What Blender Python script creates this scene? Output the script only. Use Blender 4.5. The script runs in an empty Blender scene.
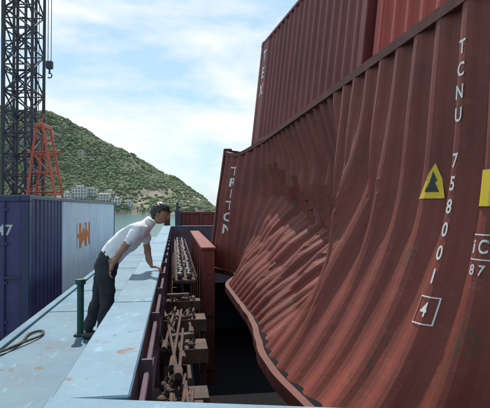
import bpy, bmesh, math, random
from mathutils import Vector, Matrix, noise
random.seed(7)
scene=bpy.context.scene
def sm(x,a,b):
    t=max(0,min(1,(x-a)/(b-a))); return t*t*(3-2*t)
def lerp(a,b,t): return a+(b-a)*t
# ------------------------------------------------------------ materials
def nt(name):
    m=bpy.data.materials.new(name); m.use_nodes=True
    n=m.node_tree; n.nodes.clear()
    o=n.nodes.new('ShaderNodeOutputMaterial'); b=n.nodes.new('ShaderNodeBsdfPrincipled')
    n.links.new(b.outputs[0],o.inputs[0]); return m,n,b
def noise_fac(n,scale,detail=6,lo=.4,hi=.6,sc=(1,1,1),rough=.6):
    tc=n.nodes.new('ShaderNodeTexCoord'); mp=n.nodes.new('ShaderNodeMapping')
    mp.inputs['Scale'].default_value=sc
    n.links.new(tc.outputs['Object'],mp.inputs[0])
    t=n.nodes.new('ShaderNodeTexNoise'); t.inputs['Scale'].default_value=scale; t.inputs['Detail'].default_value=min(5,detail)
    t.inputs['Roughness'].default_value=rough
    n.links.new(mp.outputs[0],t.inputs['Vector'])
    r=n.nodes.new('ShaderNodeMapRange'); r.inputs['From Min'].default_value=lo; r.inputs['From Max'].default_value=hi
    n.links.new(t.outputs[0],r.inputs[0]); return r.outputs[0],t.outputs[0]
def mixc(n,f,a,b):
    m=n.nodes.new('ShaderNodeMix'); m.data_type='RGBA'
    if isinstance(f,(int,float)): m.inputs[0].default_value=f
    else: n.links.new(f,m.inputs[0])
    for i,c in ((6,a),(7,b)):
        if isinstance(c,tuple): m.inputs[i].default_value=(*c,1)
        else: n.links.new(c,m.inputs[i])
    return m.outputs[2]
def paint(name,c1,c2,rough=.5,scale=2,rust=0.0,rustc=(.11,.045,.022),streak=.5,bump=.15,metal=0,scuff=0,spec=.5,grime=0):
    m,n,b=nt(name)
    f,_=noise_fac(n,scale,5,.35,.65)
    col=mixc(n,f,c1,c2)
    if streak>0:
        f2,_=noise_fac(n,3,4,.5,.78,(2.2,2.2,.22))
        ml=n.nodes.new('ShaderNodeMath'); ml.operation='MULTIPLY'; ml.inputs[1].default_value=streak
        n.links.new(f2,ml.inputs[0])
        col=mixc(n,ml.outputs[0],col,tuple(x*.5 for x in c1))
    if grime>0:
        f5,_=noise_fac(n,1.1,5,.45,.72,(1.6,.7,1),.7)
        ml=n.nodes.new('ShaderNodeMath'); ml.operation='MULTIPLY'; ml.inputs[1].default_value=grime
        n.links.new(f5,ml.inputs[0])
        col=mixc(n,ml.outputs[0],col,(.10,.12,.125))
    if scuff>0:
        f4,_=noise_fac(n,9,5,.58,.66,(1,.35,1),.75)
        ml=n.nodes.new('ShaderNodeMath'); ml.operation='MULTIPLY'; ml.inputs[1].default_value=scuff
        n.links.new(f4,ml.inputs[0])
        col=mixc(n,ml.outputs[0],col,tuple(min(.7,x*1.5+.08) for x in c1))
    if rust>0:
        f3,_=noise_fac(n,4.5,5,.66-.16*rust,.70-.14*rust,(1,1,.8),.72)
        col=mixc(n,f3,col,rustc)
    n.links.new(col,b.inputs['Base Color'])
    b.inputs['Roughness'].default_value=rough; b.inputs['Metallic'].default_value=metal
    b.inputs['Specular IOR Level'].default_value=spec
    if bump>0:
        _,h=noise_fac(n,14,4)
        bp=n.nodes.new('ShaderNodeBump'); bp.inputs['Strength'].default_value=bump; bp.inputs['Distance'].default_value=.02
        n.links.new(h,bp.inputs['Height']); n.links.new(bp.outputs[0],b.inputs['Normal'])
    return m
M_red=paint('container_red_paint',(.215,.048,.031),(.15,.035,.025),.55,1.2,.42,scuff=.12,spec=.3)
M_red2=paint('container_maroon_paint',(.20,.044,.040),(.14,.033,.034),.55,1.2,.3,spec=.3)
M_red3=paint('container_bright_red_paint',(.40,.065,.042),(.32,.05,.035),.5,1.2,.2,spec=.3)
M_rail=paint('rail_red_paint',(.16,.045,.035),(.10,.032,.026),.6,3,.55,spec=.3)
M_coam=paint('coaming_blue_paint',(.135,.265,.36),(.09,.195,.285),.5,2.2,.26,(.13,.085,.06),.3,scuff=.35,grime=.4)
M_deck=paint('deck_blue_paint',(.105,.225,.31),(.065,.155,.23),.6,1.3,.25,(.10,.085,.075),0,scuff=.4,grime=.5)
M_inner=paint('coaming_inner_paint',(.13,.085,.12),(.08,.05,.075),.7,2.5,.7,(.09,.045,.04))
M_rust=paint('rusty_steel',(.085,.052,.042),(.05,.036,.034),.85,7,.9,(.12,.06,.038))
M_wood=paint('grey_dunnage_wood',(.10,.078,.062),(.06,.05,.043),.9,9,0,streak=.4,bump=.5)
M_rust2=paint('red_oxide_steel',(.26,.065,.055),(.18,.045,.038),.7,3,.6,spec=.3)
M_navy=paint('container_navy_paint',(.045,.05,.13),(.035,.04,.09),.45,1.5,.25)
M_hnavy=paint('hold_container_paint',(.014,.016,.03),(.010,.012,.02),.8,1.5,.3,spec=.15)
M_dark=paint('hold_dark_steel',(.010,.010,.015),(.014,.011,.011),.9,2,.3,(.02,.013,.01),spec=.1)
M_hull=paint('hull_paint',(.05,.07,.12),(.04,.05,.08),.6,1,.4)
M_white=paint('white_marking_paint',(.72,.72,.70),(.60,.60,.58),.6,8,.1,streak=.1,bump=0)
M_yellow=paint('yellow_sign_paint',(.78,.52,.02),(.70,.46,.02),.5,6,0,streak=0,bump=0)
M_black=paint('black_marking',(.02,.02,.02),(.03,.03,.03),.5,6,0,streak=0,bump=0)
M_orange=paint('orange_marking',(.80,.24,.06),(.70,.19,.05),.5,6,0,streak=0,bump=0)
M_knob=paint('galvanised_knob',(.36,.34,.36),(.18,.16,.17),.65,12,.4,metal=0)
M_green=paint('dark_green_paint',(.02,.08,.055),(.015,.05,.04),.5,5,.2)
M_crane=paint('crane_dark_steel',(.035,.033,.05),(.05,.04,.05),.6,3,.2,bump=0)
M_cranered=paint('crane_red_paint',(.62,.09,.05),(.50,.07,.04),.5,3,.15,bump=0)
M_cable=paint('steel_cable',(.05,.05,.055),(.04,.04,.04),.6,3,0,streak=0,bump=0)
M_rope=paint('old_rope',(.10,.08,.05),(.06,.045,.03),.9,30,0,streak=0,bump=.6)
M_wall=paint('white_building_wall',(.62,.60,.55),(.52,.50,.46),.8,.1,0,streak=0,bump=0)
M_win=paint('building_window',(.05,.06,.08),(.06,.07,.09),.2,.1,0,streak=0,bump=0)
M_roof=paint('building_roof',(.30,.22,.19),(.25,.19,.16),.8,.1,0,streak=0,bump=0)
M_shirt=paint('white_cotton_shirt',(.80,.80,.82),(.74,.75,.78),.85,9,0,streak=0,bump=.3)
M_trous=paint('dark_trousers',(.018,.018,.026),(.03,.03,.04),.85,9,0,streak=0,bump=.3)
M_skin=paint('skin',(.42,.22,.14),(.36,.18,.11),.5,12,0,streak=0,bump=.05)
M_hair=paint('black_hair',(.012,.010,.010),(.02,.018,.016),.45,60,0,streak=0,bump=.8)
M_lip=paint('lips',(.30,.10,.08),(.28,.10,.08),.5,12,0,streak=0,bump=0)
M_shoe=paint('black_shoe',(.02,.02,.02),(.03,.03,.03),.4,12,0,streak=0,bump=0)
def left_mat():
    m,n,b=nt('container_blue_painted_sunlight')
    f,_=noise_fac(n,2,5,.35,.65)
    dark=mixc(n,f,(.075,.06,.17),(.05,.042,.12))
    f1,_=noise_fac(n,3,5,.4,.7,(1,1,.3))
    pale=mixc(n,f1,(.82,.85,.88),(.60,.72,.84))  # sunlight on the far part of the side, painted in as a pale colour
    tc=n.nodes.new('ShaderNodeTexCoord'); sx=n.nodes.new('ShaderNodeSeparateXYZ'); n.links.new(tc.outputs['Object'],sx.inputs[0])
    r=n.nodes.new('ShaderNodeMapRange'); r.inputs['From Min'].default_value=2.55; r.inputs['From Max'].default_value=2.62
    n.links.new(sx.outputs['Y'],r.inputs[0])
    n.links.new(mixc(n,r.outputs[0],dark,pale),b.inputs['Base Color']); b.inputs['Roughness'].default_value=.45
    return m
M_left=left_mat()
def foliage():
    m,n,b=nt('hillside_foliage')
    f,_=noise_fac(n,.03,5,.35,.65); f2,_=noise_fac(n,.25,4,.35,.65)
    a=mixc(n,f,(.115,.165,.08),(.185,.21,.115)); c=mixc(n,f2,(.09,.13,.07),(.18,.20,.11))
    n.links.new(mixc(n,.5,a,c),b.inputs['Base Color']); b.inputs['Roughness'].default_value=.9
    return m
M_fol=foliage()
def rockm():
    m,n,b=nt('hill_ground')
    f,_=noise_fac(n,.06,5,.42,.58,(1,1,1.6),.7)
    n.links.new(mixc(n,f,(.34,.26,.22),(.14,.17,.09)),b.inputs['Base Color']); b.inputs['Roughness'].default_value=.95
    return m
M_rock=rockm()
def waterm():
    m,n,b=nt('sea_water')
    b.inputs['Base Color'].default_value=(.09,.20,.21,1); b.inputs['Roughness'].default_value=.15
    _,h=noise_fac(n,.6,5); bp=n.nodes.new('ShaderNodeBump'); bp.inputs['Strength'].default_value=.6; bp.inputs['Distance'].default_value=.4
    n.links.new(h,bp.inputs['Height']); n.links.new(bp.outputs[0],b.inputs['Normal']); return m
M_water=waterm()
# ------------------------------------------------------------ builder
class B:
    def __init__(s): s.v=[];s.f=[];s.m=[];s.mats=[]
    def mi(s,mat):
        if mat not in s.mats: s.mats.append(mat)
        return s.mats.index(mat)
    def add(s,vs,fs,mat):
        o=len(s.v); s.v+= [tuple(v) for v in vs]; k=s.mi(mat)
        for f in fs: s.f.append([i+o for i in f]); s.m.append(k)
    def box(s,x0,x1,y0,y1,z0,z1,mat,c=.0,M=None):
        if c>0:
            vs=[]
            bm=bmesh.new(); bmesh.ops.create_cube(bm,size=1)
            for v in bm.verts: v.co=Vector((lerp(x0,x1,v.co.x+.5),lerp(y0,y1,v.co.y+.5),lerp(z0,z1,v.co.z+.5)))
            bmesh.ops.bevel(bm,geom=bm.edges[:],offset=c,segments=1,affect='EDGES',profile=.5)
            bm.verts.index_update(); vs=[v.co.copy() for v in bm.verts]; fs=[[v.index for v in f.verts] for f in bm.faces]; bm.free()
        else:
            vs=[Vector(p) for p in ((x0,y0,z0),(x1,y0,z0),(x1,y1,z0),(x0,y1,z0),(x0,y0,z1),(x1,y0,z1),(x1,y1,z1),(x0,y1,z1))]
            fs=[(0,3,2,1),(4,5,6,7),(0,1,5,4),(1,2,6,5),(2,3,7,6),(3,0,4,7)]
        if M: vs=[M@v for v in vs]
        s.add(vs,fs,mat)
    def cyl(s,p0,p1,r,mat,n=8,r2=None):
        p0=Vector(p0);p1=Vector(p1);r2=r if r2 is None else r2
        d=(p1-p0).normalized(); a=d.orthogonal().normalized(); b=d.cross(a)
        vs=[];
        for p,rr in ((p0,r),(p1,r2)):
            for i in range(n):
                t=2*math.pi*i/n; vs.append(p+a*math.cos(t)*rr+b*math.sin(t)*rr)
        fs=[(i,(i+1)%n,n+(i+1)%n,n+i) for i in range(n)]+[tuple(range(n-1,-1,-1)),tuple(range(n,2*n))]
        s.add(vs,fs,mat)
    def sph(s,c,r,mat,n=8,sc=(1,1,1)):
        bm=bmesh.new(); bmesh.ops.create_uvsphere(bm,u_segments=n+2,v_segments=n,radius=r)
        bm.verts.index_update()
        s.add([Vector(c)+Vector((v.co.x*sc[0],v.co.y*sc[1],v.co.z*sc[2])) for v in bm.verts],[[v.index for v in f.verts] for f in bm.faces],mat); bm.free()
    def build(s,name,M=None,smooth=False,parent=None):
        me=bpy.data.meshes.new(name); me.from_pydata(s.v,[],s.f)
        for m in s.mats: me.materials.append(m)
        me.polygons.foreach_set('material_index',s.m)
        if smooth: me.polygons.foreach_set('use_smooth',[True]*len(s.f))
        me.update(); ob=bpy.data.objects.new(name,me); scene.collection.objects.link(ob)
        if parent: ob.parent=parent
        elif M: ob.matrix_world=M
        return ob
def frame(t,x=0,y=0,z=0):
    return Matrix.Translation((x,y,z))@Matrix.Rotation(math.atan(-t),4,'Z')
TS=-.147; SHIP=frame(TS)
NS=math.hypot(1,TS)
def sy(d,X=0): return d*NS+TS*X/NS
def glyph(body,size,sx=.82,bold=.018):
    cu=bpy.data.curves.new('g','FONT'); cu.body=body; cu.size=size; cu.align_x='CENTER'; cu.align_y='CENTER'; cu.resolution_u=3; cu.offset=size*bold
    o=bpy.data.objects.new('g',cu); scene.collection.objects.link(o)
    bpy.context.view_layer.update()
    me=bpy.data.meshes.new_from_object(o.evaluated_get(bpy.context.evaluated_depsgraph_get()))
    bm=bmesh.new(); bm.from_mesh(me); bmesh.ops.triangulate(bm,faces=bm.faces[:])
    for _ in range(7):
        L=[e for e in bm.edges if e.calc_length()>.03]
        if not L: break
        bmesh.ops.subdivide_edges(bm,edges=L,cuts=1); bmesh.ops.triangulate(bm,faces=bm.faces[:])
    bm.verts.index_update()
    r=([ (v.co.x*sx,v.co.y) for v in bm.verts],[[v.index for v in f.verts] for f in bm.faces]); bm.free()
    bpy.data.objects.remove(o); return r
P=.28
def corr(s):
    u=(s/P)%1.0
    if u<.25: return 0
    if u<.5: return (u-.25)/.25
    if u<.75: return 1
    return 1-(u-.75)/.25
def container(name,M,L,mat,W=2.438,H=2.59,rail=None,door=True,texts=(),dep=.042):
    """origin = near-left-bottom corner; side faces at x=0 and x=W; y is length"""
    rail=rail or mat; b=B()
    for (y) in (0,L-.16):
        for x in (0,W-.16): b.box(x,x+.16,y,y+.16,.118,H-.118,rail,.012)
    for y in (-.004,L-.178+.004):
        for x in (-.004,W-.162+.004):
            for z in (0,H-.118): b.box(x,x+.162,y,y+.178,z,z+.118,rail,.01)
    for x in (0.002,W-.062):
        b.box(x,x+.06,.17,L-.17,.02,.16,rail,.008); b.box(x,x+.06,.17,L-.17,H-.08,H-.01,rail,.008)
    for y in (.01,L-.11):
        b.box(.16,W-.16,y,y+.1,.02,.14,rail,.008); b.box(.16,W-.16,y,y+.1,H-.12,H-.01,rail,.008)
    ys=[];s=.16
    while s<L-.16: ys.append(s); s+=P/8
    ys.append(L-.16)
    for side in (0,1):
        vs=[];
        for y in ys:
            o=.014+dep*corr(y)
            x=o if side==0 else W-o
            vs+=[(x,y,.15),(x,y,H-.075)]
        b.add(vs,[(2*i,2*i+2,2*i+3,2*i+1) for i in range(len(ys)-1)],mat)
    xs=[.16+i*P/8 for i in range(int((W-.32)/(P/8))+1)]+[W-.16]
    for end in (0,1):
        if end==0 and door:
            b.box(.16,W/2-.006,.03,.07,.14,H-.12,mat,.004); b.box(W/2+.006,W-.16,.03,.07,.14,H-.12,mat,.004)
            for k in (.42,.85,W-.85,W-.42):
                b.cyl((k,.0,.1),(k,.0,H-.1),.017,rail,8)
                for z in (.3,1.0,1.7,2.3): b.box(k-.05,k+.05,-.005,.03,z,z+.05,mat)
                b.box(k-.02,k+.28,-.02,-.005,1.1,1.14,rail)
            continue
        vs=[]
        for x in xs:
            o=.02+dep*corr(x); y=o if end==0 else L-o
            vs+=[(x,y,.14),(x,y,H-.11)]
        b.add(vs,[(2*i,2*i+2,2*i+3,2*i+1) for i in range(len(xs)-1)],mat)
    vs=[]
    for y in ys:
        z=H-.02-.02*corr(y*1.3); vs+=[(.05,y,z),(W-.05,y,z)]
    b.add(vs,[(2*i,2*i+2,2*i+3,2*i+1) for i in range(len(ys)-1)],mat)
    b.box(.06,W-.06,.1,L-.1,.08,.14,M_dark)
    for (kind,body,size,a,z,tm,stack) in texts:
        items=[(body,0)] if not stack else [(c,-i*size*1.12) for i,c in enumerate(body)]
        if kind=='L': b.box(.008,.05,a-.22,L-.165,.17,H-.09,mat)   # flat marking panel next to the corner post
        for ch,dz in items:
            if ch==' ': continue
            gv,gf=glyph(ch,size,1.0,.02)
            out=[]
            for gx,gy in gv:
                if kind=='L': y=a-gx; out.append((.004,y,z+dz+gy))
                elif kind=='R': y=a+gx; out.append((W-.014-dep*corr(y)+.005,y,z+dz+gy+.0))
                else: out.append((a+gx,.026,z+dz+gy))
            b.add(out,gf,tm)
    return b.build(name,M)
# ------------------------------------------------------------ damaged container
TC=-.160; NC=math.hypot(1,TC); CF=frame(TC); L=12.19
Y0=10.5*NC+TC*1.6/NC; H=2.6; ZB=-1.32
def nz(*a): return noise.noise(Vector(a))
def tri(x): 
    u=x%1.0; return 1-abs(2*u-1)
def leanof(s): return lerp(.35,.14,sm(s,6,8.4))
def surf(s,v,prof=True):
    x=1.70-leanof(s)*(1-v)
    w=.10*nz(s*.7,v*1.6,1.3)
    rib=math.floor(s/P+.125)              # every rib folds at a slightly different height
    jr=nz(rib*1.7,3.3,0)
    vc=lerp(.66,.27,min(1,max(0,(s-.6)/5.6)))+.3*w+.11*jr
    vc=max(.2,min(.75,vc))
    se=s+1.0*(v-.45)+.5*w
    A=.54*sm(s,1.1,2.8)*(1-sm(se,5.75,6.3))
    f=(1-v)/(1-vc) if v>vc else v/vc
    x+=A*f*(1+.25*nz(rib*2.3,8.1,0))
    if v<vc: x-=.15*A/.6*math.sin(math.pi*v/vc)
    x-=.50*(1-sm(s,.1,1.9))
    x-=lerp(.46,.66,sm(s,5,7.2))*sm(s,1.0,3.0)*(1-sm(s,7.6,8.8))*(1-v)**lerp(2.4,3.8,sm(s,6,8))
    z=ZB+H*v
    k=sm(s,2.6,4.6)*(1-sm(s,6.4,7.4))*math.exp(-((v-.47)/.27)**2)
    ph=s/.56+1.5*(v-.3)+.25*w*5
    x+=k*.23*(tri(ph)-.5)*(.75+.6*nz(math.floor(ph)*3.1,0,0))
    # second, shallower kink line across the upper ribs and one across the lower bulge
    k2=sm(s,1.2,2.4)*(1-sm(s,5.9,6.8))
    for vk,am,wd in ((vc+.20+.04*jr,-.05,.09),(vc*.52+.05*jr,.06,.10)):
        x+=k2*am*max(0,1-abs(v-vk)/wd)
    ed=math.sin(math.pi*max(0,min(1,v)))
    x+=.03*ed*nz(s*.8,v*3,4.)*(1-.6*sm(s,7,8))
    z-=.16*math.exp(-((s-.8)/.6)**2)*v**2
    # ribs dragged towards the near end at the fold, piling up where the buckle stops
    D=.62*sm(s,1.2,4.4)*(1-sm(s,4.6,7.0))
    y=Y0-s-D*f*(1-.15*f)
    if prof:
        lim=sm(v,.0,.03)*(1-sm(v,.97,1.0))
        x+=.054*(1+.5*sm(D,.1,.5)*f)*corr(s)*lim
    return x,y,z
b=B(); ds=P/8; ns=int((L-.32)/ds); nv=140
vs=[]; SS=[.16+i*ds for i in range(ns+1)]
for s in SS:
    for j in range(nv+1): vs.append(surf(s,.03+.945*j/nv))
fs=[]
for i in range(ns):
    for j in range(nv):
        a=i*(nv+1)+j; fs.append((a,a+1,a+nv+2,a+nv+1))
b.add(vs,fs,M_red)
def sweep(b,pts,w,h,mat,x0=-.012,z0=0):
    vs=[]
    for p in pts:
        x,y,z=p; x+=x0; z+=z0
        vs+=[(x,y,z),(x+w,y,z),(x+w,y,z+h),(x,y,z+h)]
    fs=[]
    for i in range(len(pts)-1):
        for k in range(4): fs.append((4*i+k,4*i+(k+1)%4,4*i+4+(k+1)%4,4*i+4+k))
    fs+=[(0,1,2,3),tuple(4*(len(pts)-1)+k for k in (3,2,1,0))]
    b.add(vs,fs,mat)
R=[i*.12 for i in range(int(L/.12)+1)]
def edge(s,v):
    p=surf(s,v,False); return (p[0],Y0-s,p[2])
sweep(b,[edge(s,1.0)[:2]+(edge(s,.97)[2],) for s in R],.07,.075,M_rail)
sweep(b,[edge(s,.0) for s in R],.06,.10,M_rail)
def post(s0,s1):
    n=14; vs=[]
    for j in range(n+1):
        v=1.0*j/n; x=surf((s0+s1)/2,v,False)[0]-.016; z=ZB+H*v
        vs+=[(x,Y0-s0,z),(x+.16,Y0-s0,z),(x+.16,Y0-s1,z),(x,Y0-s1,z)]
    fs=[]
    for i in range(n):
        for k in range(4): fs.append((4*i+k,4*i+(k+1)%4,4*i+4+(k+1)%4,4*i+4+k))
    fs+=[(0,1,2,3),(4*n+3,4*n+2,4*n+1,4*n)]
    b.add(vs,fs,M_rail)
post(0,.17); post(L-.17,L)
for s in (-.003,L-.175):
    for v,z in ((0,ZB-.005),(1,ZB+H-.11)):
        x=surf(s+.08,v,False)[0]-.022
        b.box(x,x+.17,Y0-s-.178,Y0-s,z,z+.12,M_rail,.012)
th=math.atan(.33/2.6); W=2.438
bx,bz=1.39,ZB; tx,tz=1.70,ZB+H
cx,cz=math.cos(th)*W,-math.sin(th)*W
def quadcorr(p0,p1,p2,p3,n,amp,nrm,mat):
    vs=[]
    for i in range(n+1):
        t=i/n; ln=(Vector(p1)-Vector(p0)).length*t
        o=Vector(nrm)*amp*corr(ln)
        vs+=[Vector(p0).lerp(Vector(p1),t)+o,Vector(p3).lerp(Vector(p2),t)+o]
    b.add(vs,[(2*i,2*i+2,2*i+3,2*i+1) for i in range(n)],mat)
ya,yb=Y0,Y0-L
quadcorr((bx+cx,ya,bz+cz),(bx+cx,yb,bz+cz),(tx+cx,yb,tz+cz),(tx+cx,ya,tz+cz),348,-.036,(1,0,0),M_red)
vs=[]
for i in range(349):
    s=L*i/348; p=edge(s,.99); o=-.02*corr(s)
    vs+=[(p[0]+.02,p[1],p[2]+o),(tx+cx,Y0-s,tz+cz+o)]
b.add(vs,[(2*i,2*i+2,2*i+3,2*i+1) for i in range(348)],M_red)
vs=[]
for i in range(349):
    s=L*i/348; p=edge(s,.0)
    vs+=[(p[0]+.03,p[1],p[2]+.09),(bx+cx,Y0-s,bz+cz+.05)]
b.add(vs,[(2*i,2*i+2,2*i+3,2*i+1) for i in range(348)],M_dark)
for y,sg in ((ya,-1),(yb,1)):
    e=.5 if sg<0 else -.1
    quadcorr((bx+.05-e,y,bz),(bx+cx,y,bz+cz),(tx+cx,y,tz+cz),(tx+.05-e,y,tz),70,.036*sg,(0,1,0),M_red)
def stexts(body,size,s0,z0,mat,dz=None,sx=.82):
    dz=dz or size*1.2
    for i,c in enumerate(body):
        if c==' ': continue
        gv,gf=glyph(c,size,sx); out=[]
        for gx,gy in gv:
            s=s0+gx; v=(z0-i*dz+gy-ZB)/H; x,y,z=surf(s,v); out.append((x-.005,y,z0-i*dz+gy+(z-(ZB+H*v))))
        b.add(out,gf,mat)
def spoly(pts,mat,off=.006,cuts=7):
    bm=bmesh.new(); f=bm.faces.new([bm.verts.new((p[0],p[1],0)) for p in pts])
    bmesh.ops.triangulate(bm,faces=bm.faces[:])
    for _ in range(cuts):
        Lg=[e for e in bm.edges if e.calc_length()>.025]
        if not Lg: break
        bmesh.ops.subdivide_edges(bm,edges=Lg,cuts=1); bmesh.ops.triangulate(bm,faces=bm.faces[:])
    bm.verts.index_update(); out=[]
    for vv in bm.verts:
        v=(vv.co.y-ZB)/H; x,y,z=surf(vv.co.x,v); out.append((x-off,y,z))
    b.add(out,[[q.index for q in f.verts] for f in bm.faces],mat); bm.free()
def srect(s0,s1,z0,z1,mat,off=.006): spoly([(s0,z0),(s1,z0),(s1,z1),(s0,z1)],mat,off)
ST=7.875
stexts('TCNU 758001',.115,ST,.93,M_white,.132)
zz=.93-11.4*.132; stexts('4',.11,ST+.01,zz,M_white)
for r in ((ST-.055,ST+.075,zz+.07,zz+.077),(ST-.055,ST+.075,zz-.077,zz-.07),(ST-.055,ST-.048,zz-.07,zz+.07),(ST+.068,ST+.075,zz-.07,zz+.07)): srect(*r,M_white)
stexts('TRITON',.27,.72,.86,M_white,.255,1.0)
tc0=(7.66,.17); hh=.11
spoly([(tc0[0]-.09,tc0[1]-hh),(tc0[0]+.09,tc0[1]-hh),(tc0[0],tc0[1]+hh)],M_yellow,.008)
spoly([(tc0[0]-.035,tc0[1]-.07),(tc0[0]+.035,tc0[1]-.07),(tc0[0]+.01,tc0[1]-.01),(tc0[0]+.02,tc0[1]+.0),(tc0[0]-.005,tc0[1]+.06),(tc0[0]-.015,tc0[1]-.01)],M_black,.011)
srect(ST+.175,ST+.41,.01,.20,M_yellow,.008)
for i,ch in enumerate('2.9'): stexts(ch,.085,ST+.205+.045*i,.15,M_black)
for i,ch in enumerate('9FT'): stexts(ch,.075,ST+.205+.05*i,.06,M_black)
sI=8.125
stexts('i',.10,sI,-.20,M_white); stexts('C',.10,sI+.055,-.20,M_white)
for r in ((sI-.035,sI+.115,-.14,-.133),(sI-.035,sI+.115,-.267,-.26),(sI-.035,sI-.028,-.26,-.14),(sI+.108,sI+.115,-.26,-.14)): srect(*r,M_white)
stexts('8',.075,sI+.01,-.32,M_white); stexts('7',.075,sI+.065,-.32,M_white)
b.build('crushed_shipping_container',CF)
# ------------------------------------------------------------ upper containers
TU=-.25
def lean(t,x,y,z,a): return frame(t,x,y,z)@Matrix.Rotation(math.radians(a),4,'Y')
NU=math.hypot(1,TU); LU=5.4
far=Vector((.13,11.3)); u=Vector((TU,1))/NU
near=far-u*LU
container('shipping_container',lean(TU,near.x,near.y,1.38,6.3),LU,M_red2,texts=[('L','TEX',.36,LU-.38,2.15,M_white,True)],door=False)
near2=near-u*(6.06+.16)
container('shipping_container',lean(TU,near2.x+.05,near2.y,1.38,6.3),6.06,M_red3,door=True)
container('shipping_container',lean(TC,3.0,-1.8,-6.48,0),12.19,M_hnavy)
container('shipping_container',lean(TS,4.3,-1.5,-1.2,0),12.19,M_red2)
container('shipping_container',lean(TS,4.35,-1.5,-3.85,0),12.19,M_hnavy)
XL=-2.6/NS; yl=sy(8.5,-2.6)
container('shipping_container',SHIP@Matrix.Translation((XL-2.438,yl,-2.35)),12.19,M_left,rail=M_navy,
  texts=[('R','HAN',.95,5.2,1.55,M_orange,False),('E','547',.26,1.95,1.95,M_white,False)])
container('shipping_container',SHIP@Matrix.Translation((XL-5.0,yl+.3,-2.35)),12.19,M_navy)
# ------------------------------------------------------------ ship structure (ship frame)
b=B(); YE=26
b.box(-1.95,-.50,-8,YE,-1.56,-1.54,M_deck)
b.box(-1.955,-1.85,-8,YE,-1.54,-1.50,M_deck,.006)
b.box(-1.95,9.5,-8,-7.9,-1.7,-1.56,M_deck); 
b.box(7.4,9.5,-7.9,YE,-1.7,-1.54,M_deck)
b.box(.0,7.4,sy(20.5),YE,-1.7,-1.545,M_deck); b.box(-.5,7.4,-7.9,.4,-1.7,-1.545,M_deck)
b.box(-1.95,-1.90,-8,YE,-8.5,-1.565,M_hull); b.box(9.45,9.5,-8,YE,-8.5,-1.7,M_hull)
b.box(-1.9,9.45,-8,-7.95,-8.5,-1.7,M_hull); b.box(-1.9,9.45,YE-.05,YE,-8.5,-1.7,M_hull)
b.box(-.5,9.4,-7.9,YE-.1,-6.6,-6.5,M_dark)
for y in (7.4,9.2,12.5,16): b.box(-1.85,-.50,y,y+.012,-1.54,-1.533,M_deck)
b.build('ship_deck',SHIP)
b=B(); x0,x1=-.485,-.178; ye=sy(20.5)
b.box(x0,x1,1.96,ye,-.785,-.75,M_coam,.008)
for y in (3.9,6.9,10.4,14): b.box(x0+.004,x1-.004,y,y+.010,-.75,-.7465,M_coam)   # weld seams
b.box(x0+.05,x0+.075,1.9,ye,-1.54,-.786,M_coam)
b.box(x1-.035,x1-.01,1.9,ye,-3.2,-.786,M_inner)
for i in range(16):
    y=2.6+i*1.15
    b.box(x0-.03,x0+.048,y,y+.02,-1.53,-.80,M_coam)
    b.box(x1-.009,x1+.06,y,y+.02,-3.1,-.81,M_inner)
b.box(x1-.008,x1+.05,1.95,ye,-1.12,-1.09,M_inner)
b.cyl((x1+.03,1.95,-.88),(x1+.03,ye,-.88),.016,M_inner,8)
SH=Matrix(((1,0,0,0),(-.24,1,0,0),(0,0,1,0),(0,0,0,1)))
b.box(x0-.01,7.3,1.46,1.86,-.79,-.742,M_coam,.01,SH)
b.box(x0+.02,7.3,1.54,1.57,-1.54,-.79,M_coam,0,SH); b.box(x0+.05,7.3,1.78,1.805,-3.2,-.79,M_inner,0,SH)
b.box(x1+.01,7.3,ye-.35,ye,-.785,-.75,M_coam,.01); b.box(x1,7.3,ye-.33,ye-.30,-3.2,-.79,M_inner)
b.build('hatch_coaming',SHIP)
def bracket(y,w=.52,z=-1.18,ln=.34):
    b=B(); xa=-.16; xb=xa+w
    b.box(xa,xb,y,y+ln,z-.025,z,M_rust,.006)
    b.box(xa,xb,y-.014,y,z-.11,z+.02,M_rust,.004)
    for x in (xa+.01,xb-.04,xa+w*.45):
        b.add([(x,y+.0,z-.026),(x,y+ln,z-.026),(x,y+.06,z-.40),(x+.02,y,z-.026),(x+.02,y+ln,z-.026),(x+.02,y+.06,z-.40)],[(0,1,2),(3,5,4),(0,2,5,3),(1,4,5,2)],M_rust)
    b.box(xa+.02,xb-.02,y+.05,y+.08,z-.48,z-.40,M_rust,.004)
    for k in range(random.randint(2,4)):
        x=xa+.07+random.random()*(w-.16); a=random.uniform(-.10,.10); h=.022
        b.cyl((x,y-.03+random.uniform(-.05,.1),z+h),(x+a,y+ln+random.uniform(0,.3),z+h),.012,M_rust,6)
        b.cyl((x+a*.3,y+.08,z+h+.004),(x+a*.7,y+.24,z+h+.004),.024,M_rust,8)
    for k in range(random.randint(0,1)):
        R_=Matrix.Translation((xa+w*random.uniform(.4,.6),y+ln*random.uniform(.5,.9),z+.045))@Matrix.Rotation(random.uniform(-.8,.8),4,'Z')
        q=w*random.uniform(.28,.40); b.box(-q,q,-.04,.04,0,.045,M_wood,.006,R_)
    for k in range(4):
        c=(xa+random.uniform(.08,w-.08),y+random.uniform(.05,ln),z+.03); b.sph(c,.038,M_rust,6,(1,1,.7)); b.cyl(c,(c[0]+.03,c[1]+.02,c[2]+.05),.016,M_rust,6)
    b.build('hatch_cover_bracket',SHIP)
for y,w in ((6.35,.5),(5.15,.5),(4.3,.46),(3.3,.40),(2.65,.34)): bracket(y,w,-1.2-random.uniform(0,.14),random.uniform(.26,.42))
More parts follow.
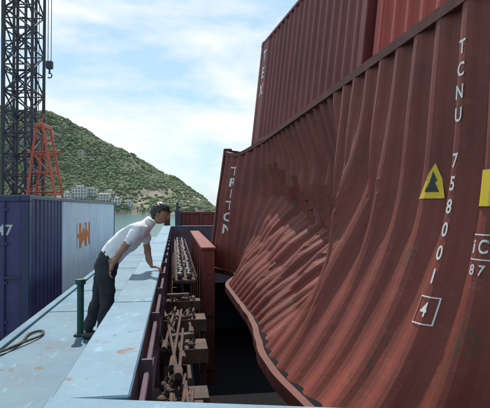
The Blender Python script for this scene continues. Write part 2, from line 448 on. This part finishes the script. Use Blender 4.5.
# long lashing rods leaning across the brackets
b=B()
for i in range(7):
    y=random.uniform(2.8,5.0); x=random.uniform(-.1,.25); l=random.uniform(1.2,2.2); a=random.uniform(-.12,.1)
    z=-1.20+random.uniform(-.02,.04)
    b.cyl((x,y,z),(x+a,y+l,z+random.uniform(-.08,.02)),.013,M_rust,6); b.cyl((x,y,z),(x+a*.12,y+l*.12,z),.026,M_rust,8)
b.build('lashing_rods',SHIP)
b=B()
b.box(-.12,-.06,2.2,ye-.5,-1.98,-1.82,M_rust); b.box(.14,.20,2.2,ye-.5,-1.98,-1.82,M_rust)
for i in range(22): b.box(-.06,.14,2.5+i*.8,2.56+i*.8,-1.96,-1.86,M_rust)
b.build('hatch_guide_rail',SHIP)
b=B()
b.box(.0,.30,6.95,15.5,-1.10,-1.04,M_rust,.01); b.box(-.02,.0,6.95,15.5,-1.10,-.99,M_rust); b.box(.30,.32,6.95,15.5,-1.10,-.99,M_rust)
for i in range(34):
    y=7.05+i*.25
    for x in (.085,.215):
        xx=x+random.uniform(-.015,.015)
        b.cyl((xx,y,-1.04),(xx,y,-.98),.035,M_rust,8); b.sph((xx,y+random.uniform(-.02,.02),-.965),.044,M_knob,8,(1,1,.75)); b.cyl((xx,y,-.94),(xx+.05,y,-.91),.014,M_rust,5)
b.build('twistlock_rack',SHIP,True)
b=B()
b.box(.50,.74,8.9,15.5,-3.3,-.78,M_rust2,.01); b.box(.48,.76,8.88,15.5,-.78,-.73,M_rust2,.008)
for i in range(6): b.box(.48,.50,9.2+i,9.24+i,-3.2,-.8,M_rust2)
b.box(.54,.70,8.86,8.90,-3.0,-2.9,M_rust2); b.box(.54,.70,8.86,8.90,-2.0,-1.9,M_rust2)
b.build('hold_girder',SHIP)
b=B()
b.box(.25,3.2,21,21.15,-1.54,-.25,M_rust2,.01); b.box(.2,3.25,20.95,21.2,-.25,-.15,M_rust2,.01)
for i in range(8): b.box(.3+i*.4,.36+i*.4,20.9,21,-1.5,-.25,M_rust2)
b.box(.0,.25,20.6,20.9,-1.54,-.1,M_crane,.02); b.cyl((.1,20.75,-.1),(.1,20.75,.25),.05,M_crane,10)
b.cyl((-.35,21.4,-1.54),(-.35,21.4,-.2),.14,M_rust,12); b.cyl((-.35,21.4,-.2),(-.35,21.4,-.1),.2,M_rust,12)
b.build('hatch_end_bulkhead',SHIP)
b=B()
b.cyl((-1.13,6.0,-1.54),(-1.13,6.0,-.92),.04,M_green,12); b.cyl((-1.13,6.0,-.92),(-1.13,6.0,-.86),.06,M_green,12)
b.box(-1.2,-1.06,5.93,6.07,-1.539,-1.51,M_green,.01)
b.build('vent_post',SHIP)
cu=bpy.data.curves.new('mooring_rope','CURVE'); cu.dimensions='3D'; cu.bevel_depth=.014; cu.bevel_resolution=2
sp=cu.splines.new('NURBS'); pts=[(-1.95,4.7,-1.7),(-1.93,4.9,-1.47),(-1.86,5.1,-1.47),(-1.75,5.45,-1.52),(-1.7,5.8,-1.52),(-1.78,6.1,-1.52),(-1.62,6.3,-1.52),(-1.55,6.0,-1.52),(-1.66,5.7,-1.50),(-1.8,5.3,-1.5),(-1.97,5.2,-1.55),(-2.0,5.1,-1.9)]
sp.points.add(len(pts)-1)
for p,q in zip(sp.points,pts): p.co=(*q,1)
sp.use_endpoint_u=True; sp.order_u=4
cu.materials.append(M_rope); o=bpy.data.objects.new('mooring_rope',cu); scene.collection.objects.link(o); o.matrix_world=SHIP
b=B(); b.box(-9,-2.05,4,34,-8.4,-2.40,M_hull,.05); b.box(-9,-2.1,4,34,-2.398,-2.36,M_deck)
b.build('cargo_barge',SHIP)
# ------------------------------------------------------------ crane
def lattice(b,c,w,z0,z1,pan,r,mat,tilt=(0,0)):
    n=int((z1-z0)/pan); cor=[(-1,-1),(1,-1),(1,1),(-1,1)]
    def P_(k,i): 
        z=z0+(z1-z0)*i/n; x,y=cor[k%4]; return (c[0]+x*w/2+tilt[0]*(z-z0),c[1]+y*w/2+tilt[1]*(z-z0),z)
    for k in range(4):
        b.cyl(P_(k,0),P_(k,n),r,mat,6)
        for i in range(n):
            b.cyl(P_(k,i),P_(k+1,i),r*.5,mat,5)
            if (i+k)%2: b.cyl(P_(k,i),P_(k+1,i+1),r*.55,mat,5)
            else: b.cyl(P_(k+1,i),P_(k,i+1),r*.55,mat,5)
b=B()
lattice(b,(-14.45,31),1.8,-4.5,34,1.3,.10,M_crane,(.004,0))
lattice(b,(-15.9,33.5),1.6,-4.5,34,1.6,.10,M_crane)
for x in (-13.1,-12.85): b.cyl((x,30,-2),(x+.25,30,34),.022,M_cable,5)
for x,y in ((-12.45,30),(-12.25,30)): b.cyl((x,y,9.3),(x+.1,y,34),.022,M_cable,5)
b.box(-12.55,-12.15,29.85,30.15,8.8,9.3,M_crane,.05); b.cyl((-12.35,30,8.8),(-12.35,30,8.55),.06,M_crane,8)
for k in range(8):
    a=-.5+k*.55; a2=a+.55
    b.cyl((-12.35+.15*math.sin(a),30,8.38+.15*math.cos(a)),(-12.35+.15*math.sin(a2),30,8.38+.15*math.cos(a2)),.04,M_crane,6)
for x in (-13.9,-12.9): b.cyl((-14.3,31,33),(x,28,2.6),.022,M_cable,5)
b.box(-17,-11.2,28.5,35,-5,-.2,M_crane,.1)
for y in (29.0,30.2):
    b.cyl((-13.4,y,-.2),(-12.75,y,5.0),.08,M_cranered,6); b.cyl((-11.4,y,-.2),(-12.35,y,5.0),.08,M_cranered,6)
    for z in (1.0,2.2,3.3,4.3):
        t=(z+.2)/5.2; xa=lerp(-13.4,-12.75,t); xb=lerp(-11.4,-12.35,t); b.cyl((xa,y,z),(xb,y,z),.045,M_cranered,5)
    b.cyl((-13.2,y,1.0),(-11.95,y,2.2),.04,M_cranered,5); b.cyl((-11.95,y,2.2),(-12.9,y,3.3),.04,M_cranered,5); b.cyl((-13.25,y,3.4),(-11.5,y,3.5),.05,M_cranered,5)
b.box(-12.80,-12.30,28.9,30.3,4.95,5.2,M_cranered,.03)
b.cyl((-12.7,29.6,5.2),(-12.5,29.6,5.9),.05,M_cranered,6)
b.box(-19,-9,27,37,-8.4,-5,M_hull,.1)
b.build('floating_crane')
# ------------------------------------------------------------ hill
RP=[(-900,150),(-500,120),(-200,104),(0,110),(40,119),(65,126),(90,138),(115,153),(145,169),(175,186),(203,203),(216,211),(230,215)]
RX=[((p-245)/476*760,(208-q)/476*760+8) for p,q in RP]
def ridge(X):
    if X<=RX[0][0]: return RX[0][1]
    for (a,h1),(c,h2) in zip(RX,RX[1:]):
        if X<=c: return lerp(h1,h2,(X-a)/(c-a))
    return -6
def hz(X,Y):
    xs=X*760/max(Y,500)
    h=ridge(xs)
    g=sm(Y,596,770)*.75+.25*max(0,min(1,(Y-600)/150)); 
    if Y>780: g*=1-.0009*(Y-780)
    n=noise.fractal(Vector((X*.012,Y*.012,0)),1,2,5)*16*min(1,max(0,h)/40)
    cl=noise.fractal(Vector((X*.03,Y*.03,3)),1,2,4)
    z=-8+(h*g+n*g*min(1,(Y-596)/60 if Y>596 else 0))
    if 600<Y: z+=min(9,h*.5)*sm(Y+cl*10,600,612)*(.9 if h>0 else 0)
    return z if Y>600 else -10
nx,ny=330,90; vs=[];fs=[]
for i in range(nx+1):
    X=-1500+1540*i/nx
    for j in range(ny+1):
        Y=590+500*(j/ny)**1.4; vs.append((X,Y,hz(X,Y)))
for i in range(nx):
    for j in range(ny):
        a=i*(ny+1)+j; fs.append((a,a+ny+1,a+ny+2,a+1))
b=B(); b.add(vs,fs,M_rock); b.build('hill',smooth=True)
bm=bmesh.new(); bmesh.ops.create_icosphere(bm,subdivisions=1,radius=1); bm.verts.index_update()
IV=[v.co.copy() for v in bm.verts]; IF=[[v.index for v in f.verts] for f in bm.faces]; bm.free()
V=[];F=[]; cnt=0
while cnt<30000:
    Y=603+random.random()**1.3*220; X=random.uniform(-520,8) if random.random()<.93 else random.uniform(-1300,-520)
    z=hz(X,Y)
    if z<-4: continue
    dn=noise.fractal(Vector((X*.02,Y*.02,9)),1,2,4)
    rel=z+8
    xpix=245+476*X/Y
    cliff=(xpix>112 and rel<34 and xpix<200) or (xpix>70 and rel<12)
    if cliff and random.random()<.85: continue
    if dn<-.2 and random.random()<.75: continue
    r=random.uniform(.9,2.6)*(1.3 if dn>.1 else 1); o=len(V); rot=random.random()*6
    c,s_=math.cos(rot),math.sin(rot)
    for q in IV:
        k=r*random.uniform(.6,1.35); V.append((X+(q.x*c-q.y*s_)*k*1.1,Y+(q.x*s_+q.y*c)*k,z+r*.3+q.z*k*.8))
    F+=[[i+o for i in f] for f in IF]; cnt+=1
b=B(); b.add(V,F,M_fol); b.build('hillside_trees')
def building(px,w,h,base,Y=618,dep=12,st=3,roof=True):
    X=(px-245)/476*Y; b=B(); z0=base
    b.box(X-w/2,X+w/2,Y,Y+dep,z0-8,z0+h,M_wall)
    fh=h/st; nw=max(2,int(w/3.2))
    for i in range(st):
        for k in range(nw):
            xx=X-w/2+(k+.5)*w/nw; b.box(xx-.8,xx+.8,Y-.06,Y+.3,z0+fh*i+fh*.3,z0+fh*i+fh*.78,M_win)
        b.box(X-w/2-.1,X+w/2+.1,Y-.25,Y-.01,z0+fh*(i+1)-.2,z0+fh*(i+1)-.01,M_wall)
    if roof:
        b.add([(X-w/2-.6,Y-.6,z0+h),(X+w/2+.6,Y-.6,z0+h),(X+w/2+.6,Y+dep+.6,z0+h),(X-w/2-.6,Y+dep+.6,z0+h),(X-w/2+2,Y+dep/2,z0+h+2),(X+w/2-2,Y+dep/2,z0+h+2)],
          [(0,1,5,4),(1,2,5),(2,3,4,5),(3,0,4),(3,2,1,0)],M_roof)
    else: b.box(X-w/4,X+w/5,Y+3,Y+7,z0+h,z0+h+2.5,M_wall)
    b.build('waterfront_building')
building(66,12,8,12,618,12,2,False); building(79,19,16,12,622,12,4,False); building(91,14,14,12,630,12,3,False); building(103,15,10,8,616,11,3); building(116,11,8,5,614,10,2,False); building(128,8,6,3,613,10,2,False); building(58,14,8,6,612,10,2,False)
building(109,12,7,16,636,10,2,False) 
b=B(); b.add([(-9000,-3000,-8),(9000,-3000,-8),(9000,14000,-8),(-9000,14000,-8)],[(0,1,2,3)],M_water); b.build('sea_water')
# ------------------------------------------------------------ man
root=bpy.data.objects.new('leaning_man',None); scene.collection.objects.link(root)
PY=5.5
J={'pel':((-1.60,PY,-.64),.155),'waist':((-1.50,PY,-.50),.148),'mid':((-1.38,PY,-.375),.155),'chest':((-1.25,PY,-.27),.155),'neck':((-1.13,PY,-.185),.075),'nk2':((-1.075,PY,-.14),.055),
'shR':((-1.20,PY-.165,-.255),.080),'cufR':((-1.28,PY-.22,-.36),.068),'cufR2':((-1.285,PY-.222,-.37),.046),'elR':((-1.36,PY-.245,-.455),.040),'frR':((-1.42,PY-.23,-.55),.036),'wrR':((-1.475,PY-.215,-.63),.027),'hdR':((-1.49,PY-.21,-.67),.030),
'shL':((-1.20,PY+.165,-.255),.080),'cufL':((-1.19,PY+.22,-.39),.068),'cufL2':((-1.188,PY+.222,-.40),.046),'elL':((-1.18,PY+.235,-.50),.040),'frL':((-1.16,PY+.23,-.60),.036),'wrL':((-1.13,PY+.22,-.69),.027),'hdL':((-1.09,PY+.22,-.715),.026),
'hipR':((-1.60,PY-.09,-.70),.120),'thR':((-1.57,PY-.10,-.89),.100),'knR':((-1.56,PY-.10,-1.08),.082),'cfR':((-1.60,PY-.10,-1.28),.076),'anR':((-1.63,PY-.10,-1.46),.066),
'hipL':((-1.64,PY+.09,-.70),.120),'thL':((-1.69,PY+.11,-.89),.100),'knL':((-1.73,PY+.12,-1.08),.082),'cfL':((-1.80,PY+.12,-1.28),.076),'anL':((-1.86,PY+.12,-1.46),.066)}
ED=[('pel','waist','T'),('waist','mid','S'),('mid','chest','S'),('chest','neck','S'),('neck','nk2','K'),
('chest','shR','S'),('shR','cufR','S'),('cufR','cufR2','S'),('cufR2','elR','K'),('elR','frR','K'),('frR','wrR','K'),('wrR','hdR','K'),
('chest','shL','S'),('shL','cufL','S'),('cufL','cufL2','S'),('cufL2','elL','K'),('elL','frL','K'),('frL','wrL','K'),('wrL','hdL','K'),
('pel','hipR','T'),('hipR','thR','T'),('thR','knR','T'),('knR','cfR','T'),('cfR','anR','T'),
('pel','hipL','T'),('hipL','thL','T'),('thL','knL','T'),('knL','cfL','T'),('cfL','anL','T')]
def skin(J,ED,rootk,sub=2):
    me=bpy.data.meshes.new('sk'); bm=bmesh.new(); lay=bm.verts.layers.skin.verify(); vm={}
    for k,(p,r) in J.items():
        v=bm.verts.new(p); v[lay].radius=(r,r) if not isinstance(r,tuple) else r; v[lay].use_root=(k==rootk); vm[k]=v
    for e in ED: bm.edges.new((vm[e[0]],vm[e[1]]))
    bm.to_mesh(me); bm.free()
    o=bpy.data.objects.new('sk',me); scene.collection.objects.link(o)
    md=o.modifiers.new('s','SKIN'); md.use_smooth_shade=True
    m2=o.modifiers.new('u','SUBSURF'); m2.levels=sub; m2.render_levels=sub
    bpy.context.view_layer.update()
    r=bpy.data.meshes.new_from_object(o.evaluated_get(bpy.context.evaluated_depsgraph_get()))
    bpy.data.objects.remove(o); return r
def segd(p,a,b_):
    a=Vector(a);b_=Vector(b_);t=max(0,min(1,(p-a).dot(b_-a)/(b_-a).length_squared)); return (p-(a+(b_-a)*t)).length
body=skin(J,ED,'pel',3)
for m in (M_shirt,M_trous,M_skin): body.materials.append(m)
MI={'S':0,'T':1,'K':2}
HEM=Vector((-1.53,PY,-.545)); HD=(Vector(J['mid'][0])-Vector(J['pel'][0])).normalized()
for pl in body.polygons:
    c=pl.center; best=min(ED,key=lambda e:segd(c,J[e[0]][0],J[e[1]][0])-.55*min(J[e[0]][1],J[e[1]][1])); k=best[2]
    if k in 'ST' and best[0] in ('pel','waist','hipR','hipL'):
        k='S' if (c-HEM).dot(HD)>.008*nz(c.x*20,c.y*20,c.z*20) else 'T'
    pl.material_index=MI[k]; pl.use_smooth=True
for v in body.vertices:
    if v.co.z<-.2:
        c=v.co; amp=.016
        n_=noise.fractal(Vector((c.x*9+c.z*6,c.y*7,c.z*9)),1,2,3)
        v.co+=v.normal*amp*n_
ob=bpy.data.objects.new('body',body); scene.collection.objects.link(ob); ob.parent=root
def hand(name,wr,direc,palmn,side):
    wr=Vector(wr); d=Vector(direc).normalized(); n_=Vector(palmn); n_=(n_-d*n_.dot(d)).normalized(); s_=d.cross(n_)*side
    JJ={'w':(wr,.024),'p':(wr+d*.05,(.034,.018)),'q':(wr+d*.085,(.034,.015))}; E=[('w','p'),('p','q')]
    me=skin(JJ,E,'w',1); 
    ms=[me]
    for i,(o,l) in enumerate(((-.030,.070),(-.010,.080),(.010,.074),(.029,.058))):
        p0=wr+d*.07+s_*o; p1=wr+d*.092+s_*o*1.1; p2=p1+(d*.85+n_*.35).normalized()*l*.5; p3=p2+(d*.45+n_*.8).normalized()*l*.45
        ms.append(skin({'a':(p0,.009),'b':(p1,.009),'c':(p2,.0085),'d':(p3,.007)},[('a','b'),('b','c'),('c','d')],'a',1))
    p0=wr+d*.025-s_*.02; p1=wr+d*.045-s_*.045; p2=p1+(d*.8-s_*.4+n_*.2).normalized()*.034; p3=p2+(d*.9+n_*.3).normalized()*.026
    ms.append(skin({'a':(p0,.012),'b':(p1,.011),'c':(p2,.010),'d':(p3,.008)},[('a','b'),('b','c'),('c','d')],'a',1))
    b=B()
    for m in ms: b.add([v.co for v in m.vertices],[list(p.vertices) for p in m.polygons],M_skin)
    b.build(name,smooth=True,parent=root)
hand('hand_right',J['wrR'][0],(-.25,.0,-1),(.9,.4,0),1)
hand('hand_left',J['wrL'][0],(1,.0,-.28),(0,0,-1),-1)
b=B()
for k in ('anR','anL'):
    x,y,_=J[k][0]
    bm=bmesh.new(); bmesh.ops.create_uvsphere(bm,u_segments=14,v_segments=10,radius=1); bm.verts.index_update()
    out=[]
    for v in bm.verts:
        q=v.co; zz_=max(q.z,-.55); out.append((x+.075+q.x*.145,y+q.y*.048*(1+.15*q.x),-1.54+.038+zz_*.065*(1-.35*max(0,q.x))))
    b.add(out,[[v.index for v in f.verts] for f in bm.faces],M_shoe); bm.free()
b.build('shoes',smooth=True,parent=root)
HM=Matrix.Translation((-.985,PY,-.065))@Matrix.Rotation(math.radians(-4),4,'Z')@Matrix.Rotation(math.radians(16),4,'Y')
bm=bmesh.new(); bmesh.ops.create_icosphere(bm,subdivisions=5,radius=1); bm.verts.index_update()
b=B(); out=[]; hair=[]
def g(x,w): return math.exp(-(x/w)**2)
for v in bm.verts:
    q=v.co; f,sd,up=q.x,q.y,q.z
    X=f*.098; Y_=sd*.077; Z=up*.118
    if up<0:
        X=X*(1-.10*up*up) if f>0 else X*(1-.45*(-up)); Y_*=1-.35*(-up)**1.3
        if f>0: X+=.012*g(up+.75,.3)*g(sd,.5)
    if f>.3:
        X+=.024*g(sd,.13)*g(up+.12,.16)
        X+=.010*g(sd,.11)*g(up-.05,.16)
        X-=.010*(g(sd-.36,.16)+g(sd+.36,.16))*g(up-.05,.13)
        X+=.007*g(sd,.3)*g(up+.43,.07)+.007*g(sd,.28)*g(up+.55,.06)-.004*g(up+.49,.03)*g(sd,.3)
        X+=.004*g(up-.2,.08)*g(sd,.7)
    jag=.06*nz(q.x*6,q.y*6,q.z*6)
    isH=(up>.36+jag and f>.2) or (f<=.2 and up>-.10-.35*max(0,-f)*1.4+jag and not(abs(sd)>.6 and f>-.12 and up<.12)) 
    if f<-.35 and up>-.60+jag: isH=True
    if isH:
        k=1+ (.16+.08*nz(q.x*7,q.y*7,q.z*7)+.04*nz(q.x*20,q.y*20,q.z*20)); X*=k;Y_*=k;Z*=k
    out.append(HM@Vector((X,Y_,Z))); hair.append(isH)
fh=[];fk=[];fl=[]
for fc in bm.faces:
    ids=[v.index for v in fc.verts]; c=fc.calc_center_median()
    if sum(hair[i] for i in ids)>=2: fh.append(ids)
    elif c.x>.6 and abs(c.y)<.27 and -.60<c.z<-.40: fl.append(ids)
    else: fk.append(ids)
b.add(out,[],M_skin); k0=b.mi(M_skin);k1=b.mi(M_hair);k2=b.mi(M_lip)
for L_,k in ((fk,k0),(fh,k1),(fl,k2)):
    for ids in L_: b.f.append(ids); b.m.append(k)
bm.free()
def hadd(c,r,mat,n,sc=(1,1,1)):
    o0=len(b.v); b.sph((0,0,0),r,mat,n,sc)
    for i in range(o0,len(b.v)): b.v[i]=tuple(HM@(Vector(b.v[i])+Vector(c)))
for sgn in (-1,1):
    hadd((-.005,sgn*.078,-.002),.030,M_skin,8,(.6,.3,1.05))
    hadd((.079,sgn*.028,.006),.010,M_white,8); hadd((.0855,sgn*.029,.006),.0055,M_hair,6); hadd((.092,sgn*.028,.028),.016,M_hair,6,(.25,1,.2))
b.build('head',smooth=True,parent=root)
b=B(); b.cyl((-1.14,PY,-.20),(-1.075,PY,-.135),.078,M_shirt,16,.062); b.build('collar',smooth=True,parent=root)
# ------------------------------------------------------------ light
SE,SR=math.radians(56),math.radians(-14)
w=bpy.data.worlds.new('World'); scene.world=w; w.use_nodes=True; n=w.node_tree; n.nodes.clear()
out=n.nodes.new('ShaderNodeOutputWorld'); bg=n.nodes.new('ShaderNodeBackground'); bg.inputs[1].default_value=.125
sk=n.nodes.new('ShaderNodeTexSky'); sk.sky_type='NISHITA'; sk.sun_disc=False; sk.sun_elevation=SE; sk.sun_rotation=SR; sk.dust_density=1.0; sk.air_density=1.0; sk.ozone_density=1.2
tc=n.nodes.new('ShaderNodeTexCoord'); mp=n.nodes.new('ShaderNodeMapping'); mp.inputs['Scale'].default_value=(1.0,1.0,3.0); mp.inputs['Location'].default_value=(.3,.1,.35)
n.links.new(tc.outputs['Generated'],mp.inputs[0])
t=n.nodes.new('ShaderNodeTexNoise'); t.inputs['Scale'].default_value=2.0; t.inputs['Detail'].default_value=7; t.inputs['Roughness'].default_value=.55; t.inputs['Distortion'].default_value=.2
n.links.new(mp.outputs[0],t.inputs['Vector'])
r=n.nodes.new('ShaderNodeMapRange'); r.inputs['From Min'].default_value=.47; r.inputs['From Max'].default_value=.60; r.inputs['To Max'].default_value=.95
n.links.new(t.outputs[0],r.inputs[0])
hz_=n.nodes.new('ShaderNodeMix'); hz_.data_type='RGBA'; hz_.inputs[0].default_value=.5; n.links.new(sk.outputs[0],hz_.inputs[6]); hz_.inputs[7].default_value=(4.4,7.2,8.9,1)
mx=n.nodes.new('ShaderNodeMix'); mx.data_type='RGBA'; n.links.new(r.outputs[0],mx.inputs[0]); n.links.new(hz_.outputs[2],mx.inputs[6]); mx.inputs[7].default_value=(8.2,8.4,8.5,1)
n.links.new(mx.outputs[2],bg.inputs[0]); n.links.new(bg.outputs[0],out.inputs[0])
ld=bpy.data.lights.new('sun','SUN'); ld.energy=4.6; ld.angle=math.radians(.5); ld.color=(1,.95,.87)
lo=bpy.data.objects.new('sun',ld); scene.collection.objects.link(lo)
sd=Vector((math.sin(SR)*math.cos(SE),math.cos(SR)*math.cos(SE),math.sin(SE)))
lo.rotation_euler=sd.to_track_quat('Z','Y').to_euler()
# ------------------------------------------------------------ camera
cd=bpy.data.cameras.new('camera'); cd.lens=476/490*36; cd.sensor_width=36; cd.clip_start=.05; cd.clip_end=20000
co=bpy.data.objects.new('camera',cd); scene.collection.objects.link(co); co.rotation_euler=(math.radians(90.5),0,0)
scene.camera=co
scene.view_settings.view_transform='Standard'; scene.view_settings.look='None'; scene.view_settings.exposure=0
